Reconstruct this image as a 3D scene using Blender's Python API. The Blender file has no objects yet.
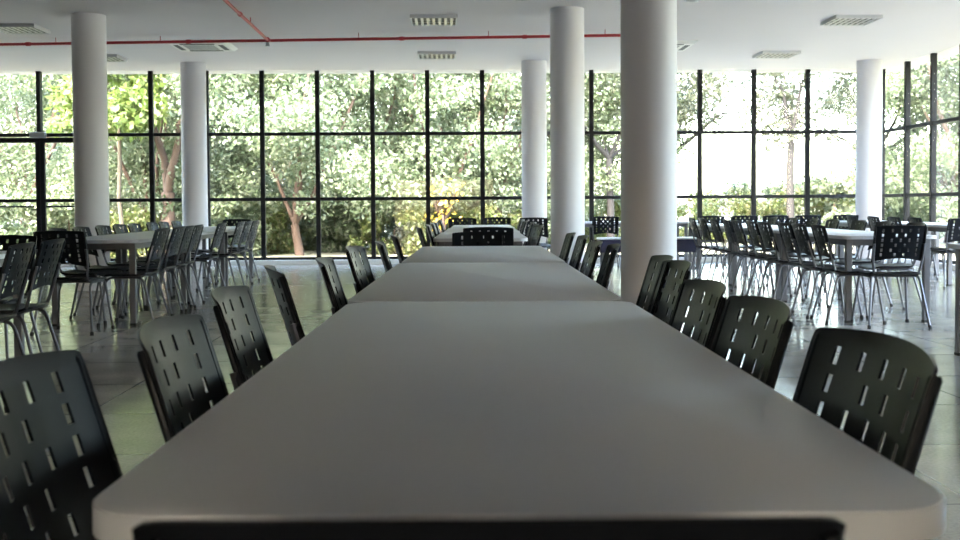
import bpy, bmesh, math, random
import numpy as np
from mathutils import Vector, Matrix

random.seed(7)
C = bpy.context.scene.collection
PI = math.pi
scene = bpy.context.scene

# ------------------------------------------------------------------ materials
def new_mat(name):
    m = bpy.data.materials.new(name); m.use_nodes = True
    nt = m.node_tree
    return m, nt, nt.nodes['Principled BSDF']

def simple(name, col, rough=0.5, metal=0.0, spec=0.5, bump=0.0, bscale=200.0, var=0.0, vscale=6.0):
    m, nt, b = new_mat(name)
    b.inputs['Base Color'].default_value = (*col, 1)
    b.inputs['Roughness'].default_value = rough
    b.inputs['Metallic'].default_value = metal
    b.inputs['Specular IOR Level'].default_value = spec
    tc = nt.nodes.new('ShaderNodeTexCoord')
    if bump:
        n = nt.nodes.new('ShaderNodeTexNoise'); n.inputs['Scale'].default_value = bscale
        nt.links.new(tc.outputs['Object'], n.inputs['Vector'])
        bp = nt.nodes.new('ShaderNodeBump'); bp.inputs['Strength'].default_value = bump
        bp.inputs['Distance'].default_value = 0.002
        nt.links.new(n.outputs['Fac'], bp.inputs['Height'])
        nt.links.new(bp.outputs['Normal'], b.inputs['Normal'])
    if var:
        n = nt.nodes.new('ShaderNodeTexNoise'); n.inputs['Scale'].default_value = vscale
        n.inputs['Detail'].default_value = 4
        nt.links.new(tc.outputs['Object'], n.inputs['Vector'])
        mr = nt.nodes.new('ShaderNodeMapRange')
        mr.inputs['To Min'].default_value = 1 - var; mr.inputs['To Max'].default_value = 1 + var
        nt.links.new(n.outputs['Fac'], mr.inputs['Value'])
        hs = nt.nodes.new('ShaderNodeHueSaturation')
        hs.inputs['Color'].default_value = (*col, 1)
        nt.links.new(mr.outputs['Result'], hs.inputs['Value'])
        nt.links.new(hs.outputs['Color'], b.inputs['Base Color'])
    return m

M = {}
M['ceiling'] = simple('ceiling_plaster', (0.59, 0.56, 0.565), 0.9, var=0.02, vscale=1.0)
M['wall'] = simple('wall_paint', (0.22, 0.215, 0.21), 0.85, var=0.03)
M['column'] = simple('column_paint', (0.62, 0.605, 0.63), 0.55, bump=0.05, bscale=60)
M['frame'] = simple('black_aluminium', (0.010, 0.010, 0.012), 0.5, metal=0.0, spec=0.2)
M['closer'] = simple('grey_closer_metal', (0.35, 0.36, 0.36), 0.4, metal=0.6)
M['curb'] = simple('curb_white', (0.7, 0.7, 0.68), 0.5)
M['plastic'] = simple('black_plastic', (0.009, 0.0105, 0.0145), 0.36, spec=0.12, bump=0.12, bscale=900)
M['steel'] = simple('grey_steel_tube', (0.13, 0.13, 0.145), 0.36, metal=0.75)
M['rubber'] = simple('black_rubber', (0.015, 0.015, 0.015), 0.7)
M['laminate'] = simple('grey_laminate', (0.76, 0.765, 0.79), 0.48, spec=0.5, bump=0.02, bscale=500, var=0.02)
M['edgeband'] = simple('grey_edge_band', (0.56, 0.57, 0.61), 0.45)
M['tabsteel'] = simple('grey_painted_steel', (0.15, 0.15, 0.165), 0.45, metal=0.2)
M['red'] = simple('red_pipe_paint', (0.36, 0.018, 0.025), 0.45)
M['fixture'] = simple('white_fixture_enamel', (0.46, 0.47, 0.49), 0.4)
M['louver'] = simple('louver_aluminium', (0.30, 0.31, 0.32), 0.35, metal=0.7)
M['gap_shade'] = simple('painted_gap_shade', (0.025, 0.027, 0.027), 0.6)
M['tube'] = simple('unlit_lamp_tube', (0.8, 0.8, 0.78), 0.3)
M['acwhite'] = simple('white_unit_plastic', (0.66, 0.66, 0.62), 0.5)
M['acdark'] = simple('dark_unit_slot', (0.05, 0.05, 0.05), 0.6)
M['navy'] = simple('navy_plastic', (0.008, 0.014, 0.06), 0.45)
M['paper'] = simple('pale_bench_top', (0.75, 0.78, 0.82), 0.3)
M['bark'] = simple('brown_bark', (0.095, 0.062, 0.046), 0.9, bump=0.8, bscale=14, var=0.4, vscale=5)
M['darkbark'] = simple('dark_grey_bark', (0.022, 0.02, 0.02), 0.9, bump=0.6, bscale=14, var=0.3, vscale=5)
M['palebark'] = simple('pale_bark', (0.085, 0.07, 0.048), 0.9, bump=0.6, bscale=14, var=0.3, vscale=5)

def floor_mat():
    m, nt, b = new_mat('polished_stone_tiles')
    N, L = nt.nodes, nt.links
    tc = N.new('ShaderNodeTexCoord')
    br = N.new('ShaderNodeTexBrick'); br.offset = 0.0
    br.inputs['Scale'].default_value = 1.0
    br.inputs['Brick Width'].default_value = 0.9; br.inputs['Row Height'].default_value = 0.9
    br.inputs['Mortar Size'].default_value = 0.006
    br.inputs['Color1'].default_value = (0.30, 0.285, 0.26, 1)
    br.inputs['Color2'].default_value = (0.40, 0.37, 0.335, 1)
    br.inputs['Mortar'].default_value = (0.13, 0.125, 0.12, 1)
    L.new(tc.outputs['Object'], br.inputs['Vector'])
    n1 = N.new('ShaderNodeTexNoise'); n1.inputs['Scale'].default_value = 2.6; n1.inputs['Detail'].default_value = 6
    L.new(tc.outputs['Object'], n1.inputs['Vector'])
    n2 = N.new('ShaderNodeTexNoise'); n2.inputs['Scale'].default_value = 70; n2.inputs['Detail'].default_value = 3
    L.new(tc.outputs['Object'], n2.inputs['Vector'])
    mr = N.new('ShaderNodeMapRange'); mr.inputs['From Min'].default_value = 0.3; mr.inputs['From Max'].default_value = 0.7
    mr.inputs['To Min'].default_value = 0.72; mr.inputs['To Max'].default_value = 1.25
    mix = N.new('ShaderNodeMath'); mix.operation = 'ADD'
    mul = N.new('ShaderNodeMath'); mul.operation = 'MULTIPLY'; mul.inputs[1].default_value = 0.5
    L.new(n2.outputs['Fac'], mul.inputs[0])
    mul1 = N.new('ShaderNodeMath'); mul1.operation = 'MULTIPLY'; mul1.inputs[1].default_value = 0.5
    L.new(n1.outputs['Fac'], mul1.inputs[0])
    L.new(mul.outputs[0], mix.inputs[0]); L.new(mul1.outputs[0], mix.inputs[1])
    L.new(mix.outputs[0], mr.inputs['Value'])
    hs = N.new('ShaderNodeHueSaturation')
    L.new(br.outputs['Color'], hs.inputs['Color']); L.new(mr.outputs['Result'], hs.inputs['Value'])
    L.new(hs.outputs['Color'], b.inputs['Base Color'])
    rr = N.new('ShaderNodeMapRange'); rr.inputs['To Min'].default_value = 0.09; rr.inputs['To Max'].default_value = 0.24
    L.new(n1.outputs['Fac'], rr.inputs['Value']); L.new(rr.outputs['Result'], b.inputs['Roughness'])
    b.inputs['Specular IOR Level'].default_value = 0.5
    bp = N.new('ShaderNodeBump'); bp.inputs['Strength'].default_value = 0.05; bp.inputs['Distance'].default_value = 0.004
    L.new(n1.outputs['Fac'], bp.inputs['Height']); L.new(bp.outputs['Normal'], b.inputs['Normal'])
    return m
M['floor'] = floor_mat()

def glass_mat():
    m = bpy.data.materials.new('window_glass'); m.use_nodes = True
    nt = m.node_tree; nt.nodes.clear()
    out = nt.nodes.new('ShaderNodeOutputMaterial')
    tr = nt.nodes.new('ShaderNodeBsdfTransparent'); tr.inputs['Color'].default_value = (0.95, 0.965, 0.955, 1)
    gl = nt.nodes.new('ShaderNodeBsdfGlossy'); gl.inputs['Roughness'].default_value = 0.02
    lw = nt.nodes.new('ShaderNodeLayerWeight'); lw.inputs['Blend'].default_value = 0.5
    pw = nt.nodes.new('ShaderNodeMath'); pw.operation = 'POWER'; pw.inputs[1].default_value = 4.5
    nt.links.new(lw.outputs['Facing'], pw.inputs[0])
    fr = nt.nodes.new('ShaderNodeMath'); fr.operation = 'MULTIPLY_ADD'; fr.inputs[1].default_value = 0.8; fr.inputs[2].default_value = 0.009
    nt.links.new(pw.outputs[0], fr.inputs[0])
    mx = nt.nodes.new('ShaderNodeMixShader')
    nt.links.new(fr.outputs[0], mx.inputs[0]); nt.links.new(tr.outputs[0], mx.inputs[1]); nt.links.new(gl.outputs[0], mx.inputs[2])
    nt.links.new(mx.outputs[0], out.inputs['Surface'])
    return m
M['glass'] = glass_mat()

def leaf_mat(name, cols, transl=0.35):
    m, nt, b = new_mat(name)
    N, L = nt.nodes, nt.links
    g = N.new('ShaderNodeNewGeometry')
    cr = N.new('ShaderNodeValToRGB')
    el = cr.color_ramp.elements
    el[0].position = 0; el[0].color = (*cols[0], 1)
    el[1].position = 1; el[1].color = (*cols[-1], 1)
    for i, c in enumerate(cols[1:-1]):
        e = el.new((i + 1) / (len(cols) - 1)); e.color = (*c, 1)
    L.new(g.outputs['Random Per Island'], cr.inputs['Fac'])
    L.new(cr.outputs['Color'], b.inputs['Base Color'])
    b.inputs['Roughness'].default_value = 0.45
    t = N.new('ShaderNodeBsdfTranslucent'); L.new(cr.outputs['Color'], t.inputs['Color'])
    mx = N.new('ShaderNodeMixShader'); mx.inputs[0].default_value = transl
    L.new(b.outputs[0], mx.inputs[1]); L.new(t.outputs[0], mx.inputs[2])
    L.new(mx.outputs[0], N['Material Output'].inputs['Surface'])
    return m
M['leaf_mid'] = leaf_mat('mid_green_leaves', [(0.075, 0.106, 0.052), (0.121, 0.158, 0.081), (0.173, 0.207, 0.124), (0.230, 0.254, 0.173)])
M['leaf_dark'] = leaf_mat('dark_green_leaves', [(0.046, 0.063, 0.034), (0.075, 0.098, 0.054), (0.115, 0.135, 0.075), (0.155, 0.155, 0.098)])
M['leaf_lime'] = leaf_mat('lime_leaves', [(0.083, 0.125, 0.024), (0.120, 0.166, 0.037), (0.166, 0.199, 0.071)], 0.45)
M['leaf_olive'] = leaf_mat('grey_green_leaves', [(0.075, 0.09, 0.06), (0.11, 0.125, 0.085), (0.16, 0.17, 0.12)])
M['leaf_shrub'] = leaf_mat('yellow_green_leaves', [(0.083, 0.117, 0.029), (0.125, 0.158, 0.045), (0.166, 0.183, 0.071), (0.183, 0.166, 0.066)])
M['leaf_yellow'] = leaf_mat('yellow_flowers', [(0.55, 0.36, 0.03), (0.65, 0.45, 0.06)])

def ground_mat():
    m, nt, b = new_mat('leaf_littered_grass')
    N, L = nt.nodes, nt.links
    tc = N.new('ShaderNodeTexCoord'); n = N.new('ShaderNodeTexNoise')
    n.inputs['Scale'].default_value = 1.2; n.inputs['Detail'].default_value = 10; n.inputs['Roughness'].default_value = 0.75
    L.new(tc.outputs['Object'], n.inputs['Vector'])
    cr = N.new('ShaderNodeValToRGB'); el = cr.color_ramp.elements
    el[0].position = 0.35; el[0].color = (0.13, 0.13, 0.085, 1)
    el[1].position = 0.65; el[1].color = (0.34, 0.30, 0.25, 1)
    e = el.new(0.5); e.color = (0.20, 0.20, 0.13, 1)
    L.new(n.outputs['Fac'], cr.inputs['Fac']); L.new(cr.outputs['Color'], b.inputs['Base Color'])
    b.inputs['Roughness'].default_value = 0.95
    return m
M['ground'] = ground_mat()

# ------------------------------------------------------------------ mesh helpers
def link(name, me, parent=None):
    o = bpy.data.objects.new(name, me); C.objects.link(o)
    if parent is not None: o.parent = parent
    return o

def finish(bm, name, mat, smooth=35):
    bmesh.ops.recalc_face_normals(bm, faces=bm.faces)
    me = bpy.data.meshes.new(name); bm.to_mesh(me); bm.free()
    me.materials.append(mat)
    if smooth:
        me.polygons.foreach_set('use_smooth', [True] * len(me.polygons))
        me.set_sharp_from_angle(angle=math.radians(smooth))
    return me

def obj(name, bm, mat, parent=None, smooth=35):
    return link(name, finish(bm, name, mat, smooth), parent)

def box(bm, x0, x1, y0, y1, z0, z1, bevel=0.0):
    r = bmesh.ops.create_cube(bm, size=1.0)
    vs = r['verts']
    for v in vs:
        v.co = Vector((x0 + (v.co.x + .5) * (x1 - x0), y0 + (v.co.y + .5) * (y1 - y0), z0 + (v.co.z + .5) * (z1 - z0)))
    if bevel:
        es = list({e for v in vs for e in v.link_edges})
        bmesh.ops.bevel(bm, geom=es, offset=bevel, segments=2, affect='EDGES', profile=0.5)

def fillet(pts, r, n=5):
    """round the inner corners of a polyline"""
    P = [Vector(p) for p in pts]; out = [P[0]]
    for i in range(1, len(P) - 1):
        a = (P[i - 1] - P[i]); b = (P[i + 1] - P[i])
        d = min(r, a.length * .45, b.length * .45)
        p0 = P[i] + a.normalized() * d; p1 = P[i] + b.normalized() * d
        for k in range(n + 1):
            t = k / n
            out.append(p0 * (1 - t) ** 2 + P[i] * 2 * t * (1 - t) + p1 * t * t)
    out.append(P[-1]); return out

def tube(bm, pts, rad, seg=10, cap=True):
    """swept tube; rad scalar or list"""
    P = [Vector(p) for p in pts]; n = len(P)
    R = rad if isinstance(rad, (list, tuple)) else [rad] * n
    t0 = (P[1] - P[0]).normalized()
    up = Vector((0, 0, 1)) if abs(t0.z) < .9 else Vector((1, 0, 0))
    u = t0.cross(up).normalized(); rings = []
    for i in range(n):
        t = (P[min(i + 1, n - 1)] - P[max(i - 1, 0)]).normalized()
        u = (u - t * u.dot(t)).normalized(); w = t.cross(u)
        rings.append([bm.verts.new(P[i] + (u * math.cos(2 * PI * k / seg) + w * math.sin(2 * PI * k / seg)) * R[i]) for k in range(seg)])
    for a, b in zip(rings, rings[1:]):
        for k in range(seg):
            bm.faces.new((a[k], a[(k + 1) % seg], b[(k + 1) % seg], b[k]))
    if cap:
        bm.faces.new(rings[0][::-1]); bm.faces.new(rings[-1])

def lathe(bm, prof, seg=48):
    rings = []
    for r, z in prof:
        rings.append([bm.verts.new((r * math.cos(2 * PI * k / seg), r * math.sin(2 * PI * k / seg), z)) for k in range(seg)])
    for a, b in zip(rings, rings[1:]):
        for k in range(seg):
            bm.faces.new((a[k], a[(k + 1) % seg], b[(k + 1) % seg], b[k]))
    bm.faces.new(rings[0][::-1]); bm.faces.new(rings[-1])

def empty(name, loc=(0, 0, 0), rz=0.0):
    o = bpy.data.objects.new(name, None); C.objects.link(o)
    o.empty_display_size = 0.1
    o.location = loc; o.rotation_euler = (0, 0, rz); return o

def tag(o, label=None, cat=None, group=None, kind=None):
    if label: o['label'] = label
    if cat: o['category'] = cat
    if group: o['group'] = group
    if kind: o['kind'] = kind
    return o

def kids():
    d = {}
    for o in C.objects:
        if o.parent: d.setdefault(o.parent.name, []).append(o)
    return d

def dup(root, tree, parent=None):
    c = root.copy(); C.objects.link(c)
    if parent is not None: c.parent = parent
    for ch in tree.get(root.name, []): dup(ch, tree, c)
    return c

# ------------------------------------------------------------------ the room's own axes (turned against the tables)
TH = 0.0285
cT, sT = math.cos(TH), math.sin(TH)
def rm(u, v, z=0.0): return Vector((u * cT - v * sT, u * sT + v * cT, z))

CEIL = 3.44
WV = 19.25        # inner face of the window wall
WU = 7.80         # side window wall
LU = -11.15       # far side wall
BV = -14.0         # wall behind
VEND = 5.4        # where the side glazing stops

def room_obj(name, bm, mat, smooth=0, parent=None):
    o = obj(name, bm, mat, parent, smooth)
    if parent is None: o.rotation_euler = (0, 0, TH)
    return o

bm = bmesh.new(); box(bm, LU - .3, WU + .3, BV - .3, WV + .3, -.3, 0.0)
tag(room_obj('floor', bm, M['floor']), 'polished grey stone tile floor of the hall', 'floor', kind='structure')
bm = bmesh.new(); box(bm, LU - .3, WU + .5, BV - .3, WV + .5, CEIL, CEIL + .4)
tag(room_obj('ceiling', bm, M['ceiling']), 'flat white plastered ceiling of the hall', 'ceiling', kind='structure')
bm = bmesh.new(); box(bm, LU - .25, LU, BV - .25, WV + .25, 0, CEIL)
tag(room_obj('wall_left', bm, M['wall']), 'plain side wall beyond the glass door', 'wall', kind='structure')
bm = bmesh.new()
box(bm, LU, -2.5, BV - .25, BV, 0, CEIL); box(bm, 2.5, WU + .25, BV - .25, BV, 0, CEIL); box(bm, -2.5, 2.5, BV - .25, BV, 2.3, CEIL)   # unseen opening added to let daylight reach the near table
tag(room_obj('wall_back', bm, M['wall']), 'plain wall with an added opening for light behind the tables', 'wall', kind='structure')
bm = bmesh.new(); box(bm, WU, WU + .25, BV, VEND, 0, CEIL)
tag(room_obj('wall_right', bm, M['wall']), 'plain wall continuing the side glazing', 'wall', kind='structure')
# low curb under the glazing
CURB = 0.085
bm = bmesh.new(); box(bm, LU, WU, WV - .06, WV + .2, 0, CURB, .006)
tag(room_obj('trim_1', bm, M['curb']), 'low white curb under the long window wall', 'curb', kind='structure')
bm = bmesh.new(); box(bm, WU - .06, WU + .2, VEND, WV - .06, 0, CURB, .006)
tag(room_obj('trim_2', bm, M['curb']), 'low white curb under the side glazing', 'curb', kind='structure')

# ---- window bays: mullion, transoms, sill, three panes
Z1, Z2 = 1.165, 2.32
MW, MD = 0.078, 0.085
def window(n, W, label, first=False, last=False):
    """bay of width W along local +x, glass plane at local y 0"""
    w = empty('window_%d' % n); tag(w, label, 'window', 'bays of the glass wall', 'structure')
    b = bmesh.new(); box(b, -MW / 2, MW / 2, -MD / 2, MD / 2, CURB, CEIL, .004); obj('mullion', b, M['frame'], w, 0)
    if last:
        b = bmesh.new(); box(b, W - MW / 2, W + MW / 2, -MD / 2, MD / 2, CURB, CEIL, .004); obj('mullion', b, M['frame'], w, 0)
    x0, x1 = MW / 2, W - MW / 2
    for z in (Z1, Z2):
        b = bmesh.new(); box(b, x0, x1, -MD / 2 + .01, MD / 2 - .01, z - .03, z + .03, .004); obj('transom', b, M['frame'], w, 0)
    b = bmesh.new(); box(b, x0, x1, -MD / 2 + .01, MD / 2 - .01, CURB, CURB + .05, .004); obj('sill', b, M['frame'], w, 0)
    for za, zb in ((CURB + .05, Z1 - .03), (Z1 + .03, Z2 - .03), (Z2 + .03, CEIL)):
        b = bmesh.new(); box(b, x0, x1, -.004, .004, za, zb); obj('pane', b, M['glass'], w, 0)
    return w

U0, DU = 0.655, 0.976
n = 1
for k in range(-12, 8):
    if k in (-9, -8): continue
    u = U0 + DU * k
    W = DU if k < 7 else WU - u
    side = 'glazed bay of the long window wall, %s from the corner'
    o_ = ['first', 'second', 'third', 'fourth', 'fifth', 'sixth', 'seventh', 'eighth', 'ninth', 'tenth', 'eleventh', 'twelfth', 'thirteenth', 'fourteenth', 'fifteenth', 'sixteenth', 'seventeenth', 'eighteenth', 'nineteenth', 'twentieth']
    w = window(n, W, side % o_[7 - k], last=(k == -10))
    w.location = rm(u, WV + .07); w.rotation_euler = (0, 0, TH); n += 1
NB = 14; dv = (WV - VEND) / NB
for k in range(NB):
    v = WV - dv * k
    if k == 0: v = WV
    w = window(n, dv, 'glazed bay of the side window wall, %s from the corner' % o_[k], last=(k == NB - 1))
    w.location = rm(WU + .07, v + (.07 if k == 0 else 0)); w.rotation_euler = (0, 0, TH - PI / 2); n += 1

# ---- double glass door in the long window wall
uL, uR = U0 + DU * -9, U0 + DU * -7
d = empty('door_1'); d.location = rm(uL, WV + .07); d.rotation_euler = (0, 0, TH)
tag(d, 'double glass door in black frame with push bars', 'door', kind='structure')
WD = uR - uL
b = bmesh.new(); box(b, MW / 2, WD - MW / 2, -.055, .055, Z2 - .03, Z2 + .03, .004); obj('transom', b, M['frame'], d, 0)
b = bmesh.new(); box(b, WD / 2 - .035, WD / 2 + .035, -.06, .06, Z2 + .03, CEIL, .004); obj('mullion', b, M['frame'], d, 0)
for s in (0, 1):
    xa, xb = (MW / 2, WD / 2 - .035) if s == 0 else (WD / 2 + .035, WD - MW / 2)
    b = bmesh.new(); box(b, xa, xb, -.004, .004, Z2 + .03, CEIL); obj('top_pane', b, M['glass'], d, 0)
for s in (0, 1):
    xa, xb = (MW / 2 + .004, WD / 2 - .004) if s == 0 else (WD / 2 + .004, WD - MW / 2 - .004)
    zt = Z2 - .045
    b = bmesh.new()
    box(b, xa, xa + .075, -.03, .03, .02, zt, .003); box(b, xb - .075, xb, -.03, .03, .02, zt, .003)
    box(b, xa + .075, xb - .075, -.03, .03, zt - .09, zt, .003); box(b, xa + .075, xb - .075, -.03, .03, .02, .13, .003)
    box(b, xa + .075, xb - .075, -.03, .03, Z1 - .03, Z1 + .03, .003)
    leaf = obj('door_leaf', b, M['frame'], d, 0)
    for za, zb in ((.13, Z1 - .03), (Z1 + .03, zt - .09)):
        b = bmesh.new(); box(b, xa + .075, xb - .075, -.004, .004, za, zb); obj('pane', b, M['glass'], leaf, 0)
    b = bmesh.new()
    tube(b, fillet([(xa + .12, -.03, 1.06), (xa + .12, -.1, 1.06), (xb - .12, -.1, 1.06), (xb - .12, -.03, 1.06)], .03), .016, 10)
    obj('push_bar', b, M['frame'], leaf, 40)
b = bmesh.new(); box(b, WD / 2 - .14, WD / 2 + .14, -.14, -.06, Z2 - .055, Z2 + .045, .01); obj('door_closer', b, M['closer'], d, 0)

# ---- round columns
def column(u, v, label, dia=0.42):
    b = bmesh.new(); lathe(b, [(dia / 2 + .004, 0), (dia / 2 + .004, .08), (dia / 2, .084), (dia / 2, CEIL)], 64)
    o = obj('column', b, M['column'], None, 40); o.location = rm(u, v)
    tag(o, label, 'column', kind='structure')
column(1.535, 8.15, 'thick round pale column rising beside the middle table row', .42)
column(1.505, 13.35, 'round pale column standing behind the first one beside the tables')
column(1.485, 18.15, 'round pale column close to the long window wall, behind the middle tables')
column(-4.46, 13.75, 'round pale column standing behind the table row by the glass door', .415)
column(-4.22, 18.3, 'round pale column close to the window wall near the glass door')
column(7.17, 18.15, 'round white column in the glazed corner of the hall')

# ------------------------------------------------------------------ ceiling things
def light_fixture(u, v, label):
    W, D, H = .60, .58, .045
    r = empty('ceiling_light', rm(u, v, CEIL), TH); tag(r, label, 'ceiling light', 'louvred lights on the ceiling')
    b = bmesh.new(); t = .02
    box(b, -W / 2, W / 2, 0, t, -H, 0); box(b, -W / 2, W / 2, D - t, D, -H, 0)
    box(b, -W / 2, -W / 2 + t, t, D - t, -H, 0); box(b, W / 2 - t, W / 2, t, D - t, -H, 0)
    obj('housing', b, M['fixture'], r, 0)
    b = bmesh.new(); box(b, -W / 2 + t, W / 2 - t, t, D - t, -H + .013, 0); obj('gap_shade_fill', b, M['gap_shade'], r, 0)  # dark block, paints the shade seen between the louver slats
    b = bmesh.new()
    for k in range(1, 8):
        x = -W / 2 + W * k / 8; box(b, x - .017, x + .017, t, D - t, -H, -H + .006)
    for k in range(1, 3):
        y = D * k / 3; box(b, -W / 2 + t, W / 2 - t, y - .004, y + .004, -H + .005, -H + .012)
    obj('louver_grille', b, M['louver'], r, 0)
for u, v, l in [(-.14, 13.7, 'louvred grey ceiling light above the middle tables, nearer of two in line'),
                (-.13, 16.95, 'louvred grey ceiling light above the middle tables, close to the windows'),
                (-5.66, 14.35, 'louvred ceiling light near the glass door, in front of the red pipe'),
                (-5.45, 17.2, 'louvred ceiling light near the glass door, between pipe and windows'),
                (5.30, 13.75, 'louvred pale ceiling light over the far tables, nearer of two'),
                (5.30, 16.95, 'louvred pale ceiling light over the far tables, close to windows')]:
    light_fixture(u, v, l)

def ac_unit(u, v, label):
    r = empty('ceiling_air_conditioner', rm(u, v, CEIL), TH); tag(r, label, 'air conditioner', 'ceiling cassette units')
    b = bmesh.new(); h = .45
    z0, z1 = -.045, 0
    vs0 = [b.verts.new((x, y, z1)) for x, y in ((-h, -h), (h, -h), (h, h), (-h, h))]
    k = .40; vs1 = [b.verts.new((x, y, z0)) for x, y in ((-k, -k), (k, -k), (k, k), (-k, k))]
    for i in range(4): b.faces.new((vs0[i], vs0[(i + 1) % 4], vs1[(i + 1) % 4], vs1[i]))
    b.faces.new(vs1); b.faces.new(vs0[::-1]); obj('panel', b, M['acwhite'], r, 0)
    b = bmesh.new()
    for i in range(8):
        y = -.2 + .4 * i / 7; box(b, -.22, .22, y - .017, y + .017, z0 - .008, z0)
    obj('intake_grille', b, M['closer'], r, 0)
    for a in range(4):
        b = bmesh.new(); box(b, -.25, .25, .29, .36, z0 - .004, z0 + .002)
        bmesh.ops.rotate(b, verts=b.verts, cent=(0, 0, 0), matrix=Matrix.Rotation(a * PI / 2, 3, 'Z'))
        obj('air_slot', b, M['acdark'], r, 0)
ac_unit(-3.6, 16.2, 'white cassette air conditioner on ceiling behind the red pipe')
ac_unit(3.28, 16.3, 'white cassette air conditioner on ceiling beside the thick column')

def downlight(u, v, label):
    r = empty('downlight', rm(u, v, CEIL), 0); tag(r, label, 'ceiling light', 'round ceiling downlights')
    b = bmesh.new(); lathe(b, [(.11, 0), (.115, -.012), (.09, -.02), (.085, -.012), (.085, -.004)], 32); obj('trim_ring', b, M['fixture'], r)
    b = bmesh.new(); lathe(b, [(.07, -.012), (.072, -.022), (.03, -.034), (.005, -.036)], 24); obj('lens', b, M['closer'], r)
downlight(.90, 12.6, 'small round ceiling downlight between the two pillar tops')
downlight(2.92, 12.7, 'small round ceiling downlight beside the thick column')

PZ = CEIL - .085
def pipe(pts, label, name='fire_pipe', couplings=(), hangers=()):
    w = [rm(*p) for p in pts]
    b = bmesh.new(); tube(b, w, .021, 12)
    o = obj(name, b, M['red']); tag(o, label, 'pipe', 'red pipes on the ceiling')
    for (a, c) in couplings:
        b = bmesh.new(); p, q = rm(*a), rm(*c); tube(b, [p, q], .03, 12); obj('coupling', b, M['red'], o)
    for h in hangers:
        b = bmesh.new(); p = rm(*h); box(b, p.x - .004, p.x + .004, p.y - .004, p.y + .004, p.z, CEIL); obj('hanger', b, M['red'], o, 0)
    return o
PV = 14.95
pv = lambda u: 14.85 - .085 * (u - 2.45)
cps = [((u - .03, pv(u - .03), PZ), (u + .03, pv(u + .03), PZ)) for u in (-5.9, -3.6, -.6, 1.1)]
pipe([(-11.1, pv(-11.1), PZ), (2.45, pv(2.45), PZ)], 'long red pipe crossing the ceiling parallel to the windows', couplings=cps,
     hangers=[(u, pv(u), PZ) for u in (-8.5, -5.5, -4.0, -1.2, .6, 2.2)])
PV = pv(-2.47)
cp2 = [((-2.47, v - .03, PZ), (-2.47, v + .03, PZ)) for v in (13.2, 11.2)]
pp = pipe([(-2.47, 3.0, PZ), (-2.47, PV - .05, PZ)], 'red branch pipe running along ceiling to meet the crossing pipe', couplings=cp2,
     hangers=[(-2.47, v, PZ) for v in (13.9, 10.5, 7)])
b = bmesh.new(); tube(b, [rm(-2.47, PV - .09, PZ), rm(-2.47, PV - .02, PZ)], .036, 12); obj('tee_joint', b, M['red'], pp)
b = bmesh.new(); p = rm(-2.47, PV - .06, PZ); tube(b, [p, p - Vector((0, 0, .09))], [.02, .03], 10); obj('sprinkler_head', b, M['closer'], pp)

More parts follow.
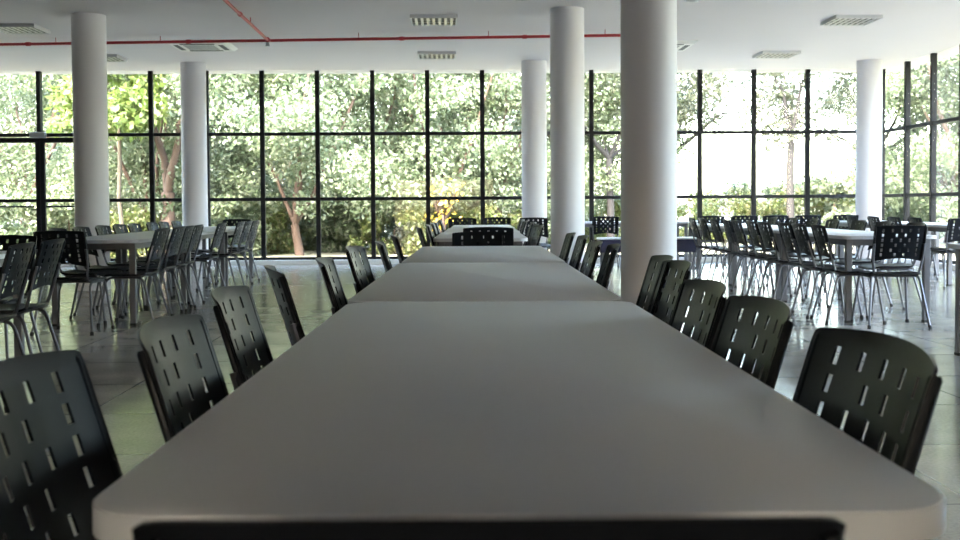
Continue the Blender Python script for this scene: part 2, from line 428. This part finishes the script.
# ------------------------------------------------------------------ chairs
HW = .212                      # half width of the back
def back_panel():
    slots1 = [-.142, -.071, 0, .071, .142]; slots2 = [-.142, -.036, .036, .142]
    rows = [(.254, slots1), (.212, slots2), (.170, slots1), (.128, slots2), (.086, slots1), (.046, slots2)]
    sw, sh = .0080, .0135
    us = {-HW, HW, -.209, .209, -.205, .205, -.196, .196, -.18, .18, -.165, .165, -.107, .107, 0}
    for s in slots1 + slots2: us |= {s - sw, s + sw}
    us = sorted(us)
    vs = {-.02, .0, .27, .277, .284, .292, .31}
    for v, _ in rows: vs |= {v - sh, v + sh}
    vs = sorted(vs)
    def top(u):
        a = abs(u)
        return .288 + .011 * (1 - (a / HW) ** 2) - .004 * max(0, (a - .2) / (HW - .2)) ** 2
    def bot(u): return .034 * max(0, 1 - (u / HW) ** 2) - .02
    def place(u, v):
        w = u
        tlt = math.radians(17)
        curve = .034 * (u / HW) ** 2
        roll = .006 * max(0, (v - .262) / .04) ** 2     # the top lip rolls back
        z = .563 + v * math.cos(tlt)
        y = -.222 - v * math.sin(tlt) + curve - roll
        return Vector((w, y, z))
    bmx = bmesh.new(); grid = {}
    for i, u in enumerate(us):
        for j, v in enumerate(vs):
            vv = min(max(v, bot(u)), top(u))
            grid[i, j] = (u, vv)
    def is_slot(u, v):
        for rv, ss in rows:
            if abs(v - rv) < sh - 1e-4 and any(abs(u - s) < sw - 1e-4 for s in ss): return True
        return False
    th = .0019
    V = {}
    def vert(i, j, s):
        u, v = grid[i, j]; key = (round(u, 5), round(v, 5), s)
        if key not in V:
            e = 1e-3
            p = place(u, v); du = place(u + e, v) - place(u - e, v) if abs(u) < HW - .03 else Vector((1, .4 * u / abs(u) * 1.0 if u else 0, 0))
            dvv = Vector((0, -math.sin(math.radians(17)), math.cos(math.radians(17))))
            nrm = du.cross(dvv).normalized()
            V[key] = bmx.verts.new(p + nrm * (th * s))
        return V[key]
    faces = set()
    for i in range(len(us) - 1):
        for j in range(len(vs) - 1):
            cu = (us[i] + us[i + 1]) / 2; cv = (vs[j] + vs[j + 1]) / 2
            if is_slot(cu, cv): continue
            q = [(i, j), (i + 1, j), (i + 1, j + 1), (i, j + 1)]
            pts = []
            for a in q:
                k = (round(grid[a][0], 5), round(grid[a][1], 5))
                if not pts or (k != pts[-1][0] and k != pts[0][0]): pts.append((k, a))
            if len(pts) < 3: continue
            area = 0
            for a, b_ in zip(pts, pts[1:] + pts[:1]): area += a[0][0] * b_[0][1] - b_[0][0] * a[0][1]
            if abs(area) < 1e-9: continue
            faces.add(tuple(a for _, a in pts))
    edges = {}
    def key2(a): return (round(grid[a][0], 5), round(grid[a][1], 5))
    for f in faces:
        for s in (1, -1):
            vv = [vert(a[0], a[1], s) for a in f]
            if s == -1: vv.reverse()
            try: bmx.faces.new(vv)
            except ValueError: pass
        for a, b_ in zip(f, f[1:] + f[:1]):
            e = (key2(a), key2(b_)); edges[e] = (a, b_)
    for (ka, kb), (a, b_) in list(edges.items()):
        if (kb, ka) not in edges:
            try: bmx.faces.new((vert(a[0], a[1], 1), vert(a[0], a[1], -1), vert(b_[0], b_[1], -1), vert(b_[0], b_[1], 1)))
            except ValueError: pass
    return bmx

def seat_panel():
    bmx = bmesh.new(); NX, NY = 16, 14; th = .014
    def P(i, j, s):
        a = -1 + 2 * i / NX; c = -1 + 2 * j / NY
        # superellipse corners
        x = a * .222; y = c * .21
        e = (abs(a) ** 5 + abs(c) ** 5) ** .2
        m = max(abs(a), abs(c))
        if e > 0: x *= m / e; y *= m / e
        z = .452 - .014 * (1 - a * a) * (1 - c * c) - .022 * max(0, (c - .55) / .45) ** 2 + .012 * max(0, (-c - .6) / .4) ** 2
        return Vector((x, y + .01, z + (0 if s > 0 else -th - .006 * 0)))
    V = {(i, j, s): bmx.verts.new(P(i, j, s)) for i in range(NX + 1) for j in range(NY + 1) for s in (1, -1)}
    for i in range(NX):
        for j in range(NY):
            bmx.faces.new([V[i, j, 1], V[i + 1, j, 1], V[i + 1, j + 1, 1], V[i, j + 1, 1]])
            bmx.faces.new([V[i, j, -1], V[i, j + 1, -1], V[i + 1, j + 1, -1], V[i + 1, j, -1]])
    def rim(path):
        for a, b_ in zip(path, path[1:]):
            bmx.faces.new([V[a[0], a[1], 1], V[a[0], a[1], -1], V[b_[0], b_[1], -1], V[b_[0], b_[1], 1]])
    rim([(i, 0) for i in range(NX + 1)]); rim([(NX, j) for j in range(NY + 1)])
    rim([(i, NY) for i in range(NX, -1, -1)]); rim([(0, j) for j in range(NY, -1, -1)])
    return bmx

def make_chair():
    r = empty('dining_chair')
    obj('seat', seat_panel(), M['plastic'], r, 50)
    bk = obj('backrest', back_panel(), M['plastic'], r, 40)
    for s in (-1, 1):       # pockets behind the panel that take the metal posts
        b = bmesh.new(); t_ = math.radians(17)
        def bp(v): return (s * .2025, -.222 - v * math.sin(t_) + .031 - .0055, .563 + v * math.cos(t_))
        tube(b, [bp(.280), bp(.275), bp(.15), bp(.142), bp(.136), bp(.13), bp(.03), bp(.0)], [.006, .0085, .0088, .008, .0085, .012, .011, .009], 10)
        obj('post_sleeve', b, M['plastic'], bk)
    R = .0105
    for s in (-1, 1):
        b = bmesh.new(); tube(b, fillet([(s * .195, .02, .422), (s * .195, .165, .42), (s * .235, .225, .012)], .06), R, 8)
        lg = obj('leg', b, M['steel'], r)
        b = bmesh.new(); tube(b, [(s * .2365, .2265, 0), (s * .2345, .2243, .03)], .015, 8); obj('foot_cap', b, M['rubber'], lg)
        b = bmesh.new(); tube(b, fillet([(s * .195, .02, .422), (s * .195, -.155, .42), (s * .245, -.26, .012)], .06), R, 8)
        lg = obj('leg', b, M['steel'], r)
        b = bmesh.new(); tube(b, [(s * .2465, -.2625, 0), (s * .244, -.258, .03)], .015, 8); obj('foot_cap', b, M['rubber'], lg)
        b = bmesh.new(); tube(b, fillet([(s * .176, .12, .425), (s * .176, -.17, .428), (s * .200, -.203, .557), (s * .202, -.245, .697)], .06), R, 8)
        obj('back_post', b, M['steel'], r)
    b = bmesh.new(); tube(b, [(-.195, .10, .424), (.195, .10, .424)], .009, 8); obj('cross_bar', b, M['steel'], r)
    b = bmesh.new(); tube(b, [(-.195, -.11, .424), (.195, -.11, .424)], .009, 8); obj('cross_bar', b, M['steel'], r)
    return r
proto = make_chair(); TREE = kids(); first = [True]

def chair(x, y, face, label, group):
    """seat centre (x, y); face = direction the sitter looks, degrees from +x"""
    o = proto if first[0] else dup(proto, TREE)
    first[0] = False
    o.location = (x, y, 0); o.rotation_euler = (0, 0, math.radians(face - 90))
    tag(o, label, 'chair', group)
    return o

ORD = o_
# middle row, near tables (x of the back's middle, y, extra turn)
def line(spec, side, group, text, push=.305):
    """side -1: chairs on the low-x side facing +x"""
    for i, s in enumerate(spec):
        x, y = s[0], s[1]; tw = s[2] if len(s) > 2 else 0
        face = (0 if side < 0 else 180) + tw
        a = math.radians(face)
        chair(x + push * math.cos(a), y + push * math.sin(a), face, text % ORD[i], group)

G1 = 'chairs along the near middle tables'
line([(-.545, 1.21, 4), (-.50, 1.67, 4), (-.56, 2.34, 4), (-.625, 3.22, 14), (-.545, 3.72, 4), (-.575, 4.85, -3), (-.51, 5.50, 4), (-.53, 6.70, 5)], -1, G1,
     'black slotted chair, %s from near end on the pillarless side of middle tables')
line([(.544, 1.415, 0), (.545, 1.99, 0), (.545, 2.47, 0), (.65, 3.38, 0), (.665, 3.75, -2), (.64, 4.9, -3), (.60, 5.28, 0), (.65, 6.4, 0), (.63, 7.0, 0)], 1, G1,
     'black slotted chair, %s from near end on the pillar side of middle tables')
chair(.006, .606 + .305, 90, 'black chair at the near head of the middle tables, seen from behind', G1)
chair(.04, 7.50 - .305, 270, 'black chair at the far head of the near middle tables', G1)

G2 = 'chairs along the far middle tables'
chair(.09, 9.02 + .305, 91, 'black chair at the near head of the far middle tables, behind another chair', G2)
line([(-.53, 9.45, 6), (-.50, 10.6), (-.49, 11.5), (-.49, 12.3), (-.48, 13.6)], -1, G2,
     'black chair, %s from near end on the pillarless side of far middle tables')
line([(.58, 9.75, 8), (.60, 10.6), (.62, 11.7), (.60, 12.9), (.6, 14.2)], 1, G2,
     'black chair, %s from near end on the pillar side of far middle tables')

# ------------------------------------------------------------------ tables
def rrect(w, l, r, n=6):
    pts = []
    for cx, cy, a0 in ((w / 2 - r, l / 2 - r, 0), (-w / 2 + r, l / 2 - r, 90), (-w / 2 + r, -l / 2 + r, 180), (w / 2 - r, -l / 2 + r, 270)):
        for k in range(n + 1):
            a = math.radians(a0 + 90 * k / n); pts.append((cx + r * math.cos(a), cy + r * math.sin(a)))
    return pts

def prism(b, pts, z0, z1, bev=0):
    lo = [b.verts.new((x, y, z0)) for x, y in pts]; hi = [b.verts.new((x, y, z1)) for x, y in pts]
    n_ = len(pts)
    for i in range(n_): b.faces.new((lo[i], lo[(i + 1) % n_], hi[(i + 1) % n_], hi[i]))
    b.faces.new(lo[::-1]); t = b.faces.new(hi)
    if bev: bmesh.ops.bevel(b, geom=list(t.edges), offset=bev, segments=2, affect='EDGES', profile=.5)

def make_table(w=.81, l=2.15, h=.75):
    r = empty('dining_table')
    b = bmesh.new(); prism(b, rrect(w - .004, l - .004, .073), h - .028, h, .0015); obj('tabletop', b, M['laminate'], r, 30)
    b = bmesh.new()
    o_p = rrect(w, l, .075, 8); i_p = rrect(w - .004, l - .004, .073, 8)
    m_ = len(o_p); z0, z1 = h - .029, h - .0015
    vo0 = [b.verts.new((x, y, z0)) for x, y in o_p]; vo1 = [b.verts.new((x, y, z1)) for x, y in o_p]
    vi0 = [b.verts.new((x, y, z0)) for x, y in i_p]; vi1 = [b.verts.new((x, y, z1)) for x, y in i_p]
    for i in range(m_):
        j = (i + 1) % m_
        b.faces.new((vo0[i], vo0[j], vo1[j], vo1[i])); b.faces.new((vo1[i], vo1[j], vi1[j], vi1[i]))
        b.faces.new((vi0[j], vi0[i], vi1[i], vi1[j])); b.faces.new((vo0[j], vo0[i], vi0[i], vi0[j]))
    obj('edge_band', b, M['edgeband'], r, 30)
    ix, iy = w / 2 - .07, l / 2 - .10
    for sx in (-1, 1):
        for sy in (-1, 1):
            b = bmesh.new(); box(b, sx * ix - .026, sx * ix + .026, sy * iy - .026, sy * iy + .026, .012, h - .029, .004)
            lg = obj('leg', b, M['tabsteel'], r, 0)
            b = bmesh.new(); box(b, sx * ix - .028, sx * ix + .028, sy * iy - .028, sy * iy + .028, 0, .02, .003); obj('foot_cap', b, M['rubber'], lg, 0)
    b = bmesh.new(); z0, z1 = h - .085, h - .029
    for sx in (-1, 1): box(b, sx * ix - .014, sx * ix + .014, -iy + .026, iy - .026, z0, z1, .002)
    for sy in (-1, 1): box(b, -ix + .026, ix - .026, sy * iy - .014, sy * iy + .014, z0, z1, .002)
    obj('frame_rail', b, M['tabsteel'], r, 0)
    return r
tp = make_table(); TREE = kids(); tfirst = [True]
def table(x, y, label, group, rz=0.0):
    o = tp if tfirst[0] else dup(tp, TREE)
    tfirst[0] = False
    o.location = (x, y, 0); o.rotation_euler = (0, 0, rz); tag(o, label, 'table', group); return o

L = 2.15; GT = 'tables of the near middle row'
table(.036, .955 + L / 2, 'pale grey laminate table at the near end of the middle row', GT, .002)
table(.022, 3.112 + L / 2, 'pale grey laminate table in the middle of the near middle row', GT)
table(.030, 5.268 + L / 2, 'pale grey laminate table at the far end of the near middle row', GT)
GT = 'tables of the far middle row'
for i, y in enumerate((9.2, 11.36, 13.52)):
    table(.03 + .02 * i, y + L / 2, 'pale table of the far middle row, %s behind the heading chair' % ORD[i], GT)

# ---- row by the glass door (drifts outward with distance)
GT = 'tables of the row by the glass door'
dx = lambda y: -3.335 - .045 * (y - 9.2)
table(-3.27, 4.92 + L / 2, 'grey table beside the glass door row, behind the two angled chairs', GT, .04)
for i, y in enumerate((9.3, 11.46, 13.62)):
    table(dx(y + 1), y + L / 2, 'pale table of the glass door row, %s from its near end' % ORD[i], GT, .045)
G3 = 'chairs of the row by the glass door'
line([(-2.35, 5.65, 6), (-2.45, 6.32, 4)], 1, G3, 'black chair at the nearer glass door table, %s along its inner side')
chair(-3.18, 7.30 - .31, 268, 'black chair with bright slots at far head of nearer glass door table', G3)
chair(-3.34, 8.62 + .31, 88, 'black chair seen from behind at the near head of glass door row', G3)
line([(-2.75, 9.55), (-2.82, 10.35), (-2.84, 10.75), (-2.89, 11.3), (-2.92, 12.5), (-2.92, 13.5), (-2.95, 14.1), (-3.0, 14.8)], 1, G3,
     'black chair, %s from near end on the inner side of glass door row')
line([(-3.82, 9.75), (-3.88, 10.5), (-3.93, 11.25), (-3.97, 11.9), (-4.0, 12.5), (-4.05, 13.35), (-4.08, 13.95), (-4.1, 14.6)], -1, G3,
     'bluish black chair, %s from near end on the outer side of glass door row')
chair(-3.62, 16.35 - .31, 272, 'black chair at the far head of the glass door row', G3)

# ---- row by the side windows
GT = 'tables of the row by the side windows'
RX = 3.535
table(RX + .05, 5.20 + L / 2, 'grey table of the side window row, cut off by the frame edge', GT)
for i, y in enumerate((9.2, 11.37, 13.54)):
    table(RX, y + L / 2, 'pale table of the side window row, %s behind the single heading chair' % ORD[i], GT)
G4 = 'chairs of the row by the side windows'
chair(3.455, 8.74 + .31, 88, 'black slotted chair at the near head of the side window row', G4)
line([(2.93, 9.38, -3), (2.90, 9.85), (2.93, 10.4), (2.90, 11.05, 3), (2.93, 11.65), (2.93, 12.35), (2.95, 12.9, -2), (2.93, 13.5), (2.95, 14.3), (2.95, 15.0)], -1, G4,
     'black chair, %s from near end on the pillar side of side window row')
line([(4.14, 10.1), (4.16, 10.95), (4.14, 11.6), (4.15, 12.5), (4.17, 13.3), (4.15, 14.1), (4.14, 15.0)], 1, G4,
     'black chair, %s from near end on the outer side of side window row')

# ---- row against the side glazing
GT = 'tables against the side glazing'
for i, y in enumerate((13.3, 15.46)):
    table(6.20 - .03 * i, y + L / 2, 'pale table close to the glazed side wall, %s from its near end' % ORD[i], GT)
G5 = 'chairs against the side glazing'
chair(5.80, 12.80 + .31, 92, 'black chair at near head of table by the glazed side wall', G5)
line([(5.60, 13.9), (5.60, 14.6), (5.58, 15.3), (5.58, 16.2)], -1, G5, 'black chair, %s along the inner side of tables by glazed side wall')

# ---- tables standing along the long window wall with chairs backed towards the hall
GT = 'tables along the long window wall'
for i, (x, y) in enumerate(((2.45, 18.05), (4.62, 18.12))):
    table(x, y, 'pale table set lengthways under the long window wall, %s from pillar' % ORD[i], GT, PI / 2 + TH)
G6 = 'chairs backed along the long window wall'
for i, x in enumerate((2.08, 3.75, 4.30, 4.80, 5.35)):
    chair(x, 17.28 + .31 + .02 * i, 90 + (-4, 3, 0, 2, -3)[i], 'black chair facing the long windows, %s from the middle pillar' % ORD[i], G6)
chair(6.05, 17.7 + .31, 92, 'black chair facing the windows in the glazed corner by white column', G6)
G7 = 'chairs at the far end of the middle tables'
for i, (x, y) in enumerate(((-.20, 16.35), (.30, 16.75), (.86, 16.2))):
    chair(x, y - .31, 270 + (4, -2, 3)[i], 'black chair beyond the far middle tables, %s towards the pillar' % ORD[i], G7)

# ---- low navy bench behind the thick column
be = empty('low_bench', (2.52, 16.0, 0)); tag(be, 'low navy bench with pale top half hidden behind thick column', 'bench')
b = bmesh.new(); box(b, -.72, .72, -.2, .2, .33, .52, .01); obj('body', b, M['navy'], be, 0)
b = bmesh.new(); box(b, -.73, .73, -.21, .21, .52, .545, .006); obj('seat_top', b, M['paper'], be, 0)
for sx in (-.66, .66):
    for sy in (-.15, .15):
        b = bmesh.new(); box(b, sx - .02, sx + .02, sy - .02, sy + .02, 0, .33); obj('leg', b, M['tabsteel'], be, 0)

# ------------------------------------------------------------------ outside
bm = bmesh.new(); box(bm, -70, 70, -40, 110, -.5, -.12)
bmesh.ops.delete(bm, geom=[], context='VERTS')
tag(obj('ground', bm, M['ground'], None, 0), 'leaf littered grass outside the windows', 'ground', kind='structure')

rng = np.random.default_rng(5)
def leaves_mesh(name, clusters, n, size, mat, flat=0.6):
    """many small folded leaves around cluster centres (x, y, z, radius)"""
    cl = np.array(clusters, float)
    wgt = cl[:, 3] ** 2; idx = rng.choice(len(cl), n, p=wgt / wgt.sum())
    d = rng.normal(size=(n, 3)); d /= np.linalg.norm(d, axis=1)[:, None]
    rad = cl[idx, 3] * rng.random(n) ** .45
    P = cl[idx, :3] + d * rad[:, None] * np.array([1, 1, .75])
    t = rng.normal(size=(n, 3)); t[:, 2] -= .35; t /= np.linalg.norm(t, axis=1)[:, None]
    nn = d * .6 + rng.normal(size=(n, 3)) * .6 + np.array([0, 0, flat]); s = np.cross(t, nn); s /= np.linalg.norm(s, axis=1)[:, None] + 1e-9
    sz = size * (.6 + .8 * rng.random(n))[:, None]
    V = np.empty((n, 4, 3))
    V[:, 0] = P; V[:, 1] = P + t * sz * .5 + s * sz * .28; V[:, 2] = P + t * sz; V[:, 3] = P + t * sz * .5 - s * sz * .28
    me = bpy.data.meshes.new(name)
    me.vertices.add(n * 4); me.vertices.foreach_set('co', V.ravel())
    me.loops.add(n * 4); me.loops.foreach_set('vertex_index', np.arange(n * 4, dtype=np.int32))
    me.polygons.add(n); me.polygons.foreach_set('loop_start', np.arange(0, n * 4, 4, dtype=np.int32))
    me.update(); me.validate(); me.materials.append(mat); return me

def wob(a, b, n, amp):
    a, b = Vector(a), Vector(b); out = []
    for k in range(n + 1):
        t = k / n; p = a.lerp(b, t)
        if 0 < k < n: p += Vector((random.uniform(-amp, amp), random.uniform(-amp, amp), random.uniform(-amp, amp) * .5))
        out.append(p)
    return out

def make_tree(name, height, spread, nleaf, lsize, leaf, bark, forks=5, trunk_r=.16, low=.9, cl_r=(.7, 1.25), ncl=40, lean=.3, fork_z=1.1):
    r = empty(name)
    b = bmesh.new()
    base = Vector((0, 0, -.2)); fk = Vector((random.uniform(-lean, lean) * .4, random.uniform(-lean, lean) * .4, fork_z))
    tube(b, wob(base, fk, 4, .04), [trunk_r * 1.25, trunk_r * 1.1, trunk_r, trunk_r * .95, trunk_r * .9], 9)
    tr = obj('trunk', b, M[bark], r, 60)
    clusters = []
    for i in range(forks):
        a = 2 * PI * i / forks + random.uniform(-.4, .4)
        rr = spread * random.uniform(.45, .9); hh = height * random.uniform(.55, .95)
        tip = Vector((fk.x + rr * math.cos(a), fk.y + rr * math.sin(a), hh))
        mid = fk.lerp(tip, .5) + Vector((0, 0, random.uniform(-.2, .5)))
        path = wob(fk, mid, 3, .08) + wob(mid, tip, 3, .12)[1:]
        r0 = trunk_r * random.uniform(.45, .7)
        b = bmesh.new(); tube(b, path, [r0 * (1 - .8 * k / (len(path) - 1)) for k in range(len(path))], 7)
        obj('branch', b, M[bark], r, 60)
        clusters.append((*tip, cl_r[1])); clusters.append((*mid, cl_r[0]))
    for i in range(ncl):
        a = random.uniform(0, 2 * PI); q = math.sqrt(random.random())
        zz = random.uniform(low, height); f = math.sin(PI * min(1, max(.12, (zz - low * .3) / (height * 1.05 - low * .3)))) ** .5
        clusters.append((spread * q * f * math.cos(a), spread * q * f * math.sin(a), zz, random.uniform(*cl_r)))
    link('foliage', leaves_mesh('foliage', clusters, nleaf, lsize, M[leaf]), r)
    return r

def make_bush(name, h, w, nleaf, lsize, leaf):
    r = empty(name)
    b = bmesh.new()
    tube(b, [(0, 0, -.2), (.03, 0, h * .5)], [.04, .02], 6); obj('stem', b, M['bark'], r, 60)
    cl = [(random.uniform(-w, w), random.uniform(-w * .6, w * .6), random.uniform(.1, h * .85), random.uniform(.25, .5) * min(1, h)) for _ in range(18)]
    link('foliage', leaves_mesh('foliage', cl, nleaf, lsize, M[leaf]), r); return r

P_ = {}
P_['A'] = make_tree('broadleaf_tree', 7.2, 3.3, 46000, .105, 'leaf_mid', 'bark', 5, .13, .7, (.45, .95), ncl=80)
P_['A2'] = make_tree('broadleaf_tree', 6.4, 3.0, 36000, .10, 'leaf_mid', 'bark', 4, .10, 1.2, (.4, .85), ncl=64, fork_z=.7)
P_['B'] = make_tree('lime_tree', 5.0, 1.05, 5200, .17, 'leaf_lime', 'palebark', 3, .045, 2.7, (.3, .55), 20, .05, 3.0)
P_['K'] = make_tree('shade_tree', 9.0, 4.0, 36000, .15, 'leaf_dark', 'bark', 5, .2, .2, (.9, 1.5), 56)
P_['D'] = make_tree('open_crowned_tree', 6.2, 3.4, 15000, .12, 'leaf_olive', 'darkbark', 5, .10, 3.1, (.4, .8), 46, .2, 2.4)
P_['E'] = make_tree('slender_tree', 6.0, .8, 1500, .16, 'leaf_olive', 'darkbark', 3, .1, 2.6, (.35, .6), 10, .1, 2.8)
P_['N'] = make_tree('leaning_tree', 5.5, 2.2, 6000, .11, 'leaf_mid', 'bark', 4, .17, 3.4, (.4, .8), 24, 1.6, 1.5)
P_['S'] = make_bush('garden_shrub', 1.5, 1.1, 4200, .13, 'leaf_shrub')
P_['S2'] = make_bush('garden_shrub', 2.2, 1.2, 4800, .16, 'leaf_mid')
P_['Y'] = make_bush('flowering_shrub', 1.9, .3, 90, .12, 'leaf_yellow')
TREE = kids(); used = set()
def plant(key, px, Y, label, cat='tree', group=None, s=1.0, rz=None):
    x = (px - 477) / 1080 * Y
    o = P_[key] if key not in used else dup(P_[key], TREE)
    used.add(key)
    o.location = (x, Y, -.12); o.scale = (s, s, s); o.rotation_euler = (0, 0, random.uniform(0, 2 * PI) if rz is None else rz)
    tag(o, label, cat, group)

GA = 'leafy trees outside the long windows'
TL = 'leafy green tree outside, %s from the glass door along the long windows'
for i, (k, px, Y, s) in enumerate([('A', 25, 27, 1), ('A2', 150, 26.5, 1), ('A', 225, 28, 1.05), ('A2', 300, 25.5, 1.05), ('A', 375, 28.5, 1.05), ('A2', 440, 27, 1.02), ('A', 500, 29.5, 1), ('A2', 570, 31, 1)]):
    plant(k, px, Y, TL % ORD[i], 'tree', GA, s)
plant('B', 121, 23.3, 'slim lime green tree with pale trunk beside the glass door', 'tree')
plant('N', 163, 24.6, 'leaning reddish trunked tree seen between the two columns near the glass door', 'tree', None, 1.0, 2.2)
GB = 'dense dark trees behind the leafy ones'
for i, px in enumerate((-70, 30, 120, 210, 290, 370, 450, 525)):
    plant('K', px, 38 + 3 * (i % 2), 'tall dark tree in the rear line, %s from the glass door' % ORD[i], 'tree', GB)
plant('D', 610, 29, 'open crowned tree seen between the columns', 'tree')
plant('D', 668, 31, 'sparse grey green tree hanging over the bright sky', 'tree', None, 1.05)
plant('E', 790, 29, 'slender tree standing alone before the bright sky', 'tree')
plant('D', 872, 31, 'sparse tree behind the corner column against the sky', 'tree', None, 1.0)
GS = 'yellow green shrubs along the garden edge'
for i, (px, Y, k, s) in enumerate([(600, 34, 'S', 1.1), (690, 36, 'S', 1.1), (725, 33, 'S', 1.0), (765, 35, 'S2', 1.0), (800, 33, 'S', 1.15), (835, 31, 'S2', 1.05), (865, 34, 'S', 1.3), (905, 33, 'S2', 1.3)]):
    plant(k, px, Y, 'yellow green shrub below the bright sky, %s towards the glazed corner' % ORD[i], 'shrub', GS, s)
GL = 'low shrubs under the trees'
for i, (px, Y, k) in enumerate([(70, 25.5, 'S2'), (200, 25, 'S2'), (255, 27, 'S'), (335, 27.5, 'S2'), (395, 26, 'S'), (430, 28, 'S2'), (490, 27.5, 'S'), (545, 28.5, 'S2'), (20, 24.5, 'S2'), (130, 25, 'S'), (230, 25.5, 'S2'), (320, 29, 'S2'), (360, 30, 'S2'), (290, 29, 'S'), (470, 30, 'S2'), (415, 31, 'S2')]):
    plant(k, px, Y, 'low shrub under the leafy trees, %s from the glass door' % ORD[i], 'shrub', GL, .8)
plant('Y', 444, 24.5, 'small shrub with yellow flowers outside the long windows', 'shrub')
GR = 'trees outside the side windows'
for i, (x, y) in enumerate(((12.5, 27), (14.5, 22), (13.5, 31), (17, 36), (13.0, 16))):
    o = dup(P_['A'] if i % 2 == 0 else P_['A2'], TREE); o.location = (x, y, -.12); o.rotation_euler = (0, 0, random.uniform(0, 6.28)); o.scale = (1, 1, 1)
    tag(o, 'green tree outside the glazed side wall, %s around its corner' % ORD[i], 'tree', GR)

# ------------------------------------------------------------------ light
w = bpy.data.worlds.new('World'); scene.world = w; w.use_nodes = True
nt = w.node_tree; bg = nt.nodes['Background']
sky = nt.nodes.new('ShaderNodeTexSky'); sky.sky_type = 'NISHITA'; sky.sun_disc = False
sky.sun_elevation = math.radians(52); sky.sun_rotation = math.radians(200); sky.air_density = 1.3; sky.dust_density = 4.0
nt.links.new(sky.outputs[0], bg.inputs['Color']); bg.inputs['Strength'].default_value = 4.6
sd = bpy.data.lights.new('sun', 'SUN'); sd.energy = 4.6; sd.angle = math.radians(.6); sd.color = (1, .96, .88)
so = bpy.data.objects.new('sun', sd); C.objects.link(so)
dirv = Vector((.42, .62, -1.0)).normalized()      # light travels away from the hall, down on the trees
so.rotation_euler = dirv.to_track_quat('-Z', 'Y').to_euler(); so.location = (-10, -20, 30)

# ------------------------------------------------------------------ camera
cd = bpy.data.cameras.new('camera'); cam = bpy.data.objects.new('camera', cd); C.objects.link(cam)
F = 1080.0
cd.sensor_width = 36; cd.lens = 36 * F / 960
p = math.atan(.034)
cam.matrix_world = Matrix.Translation((0, 0, 1.025)) @ Matrix.Rotation(PI / 2 - p, 4, 'X') @ Matrix.Rotation(math.radians(-.34), 4, 'Z')
cd.shift_y = -(64.0 - F * .034) / 960
cd.shift_x = .003
cd.clip_start = .02; cd.clip_end = 300
cd.dof.use_dof = True; cd.dof.focus_distance = 4.5; cd.dof.aperture_fstop = 9
scene.camera = cam
scene.view_settings.view_transform = 'Standard'; scene.view_settings.look = 'None'
scene.view_settings.gamma = 1.0; scene.view_settings.use_curve_mapping = False
scene.view_settings.exposure = 0.47
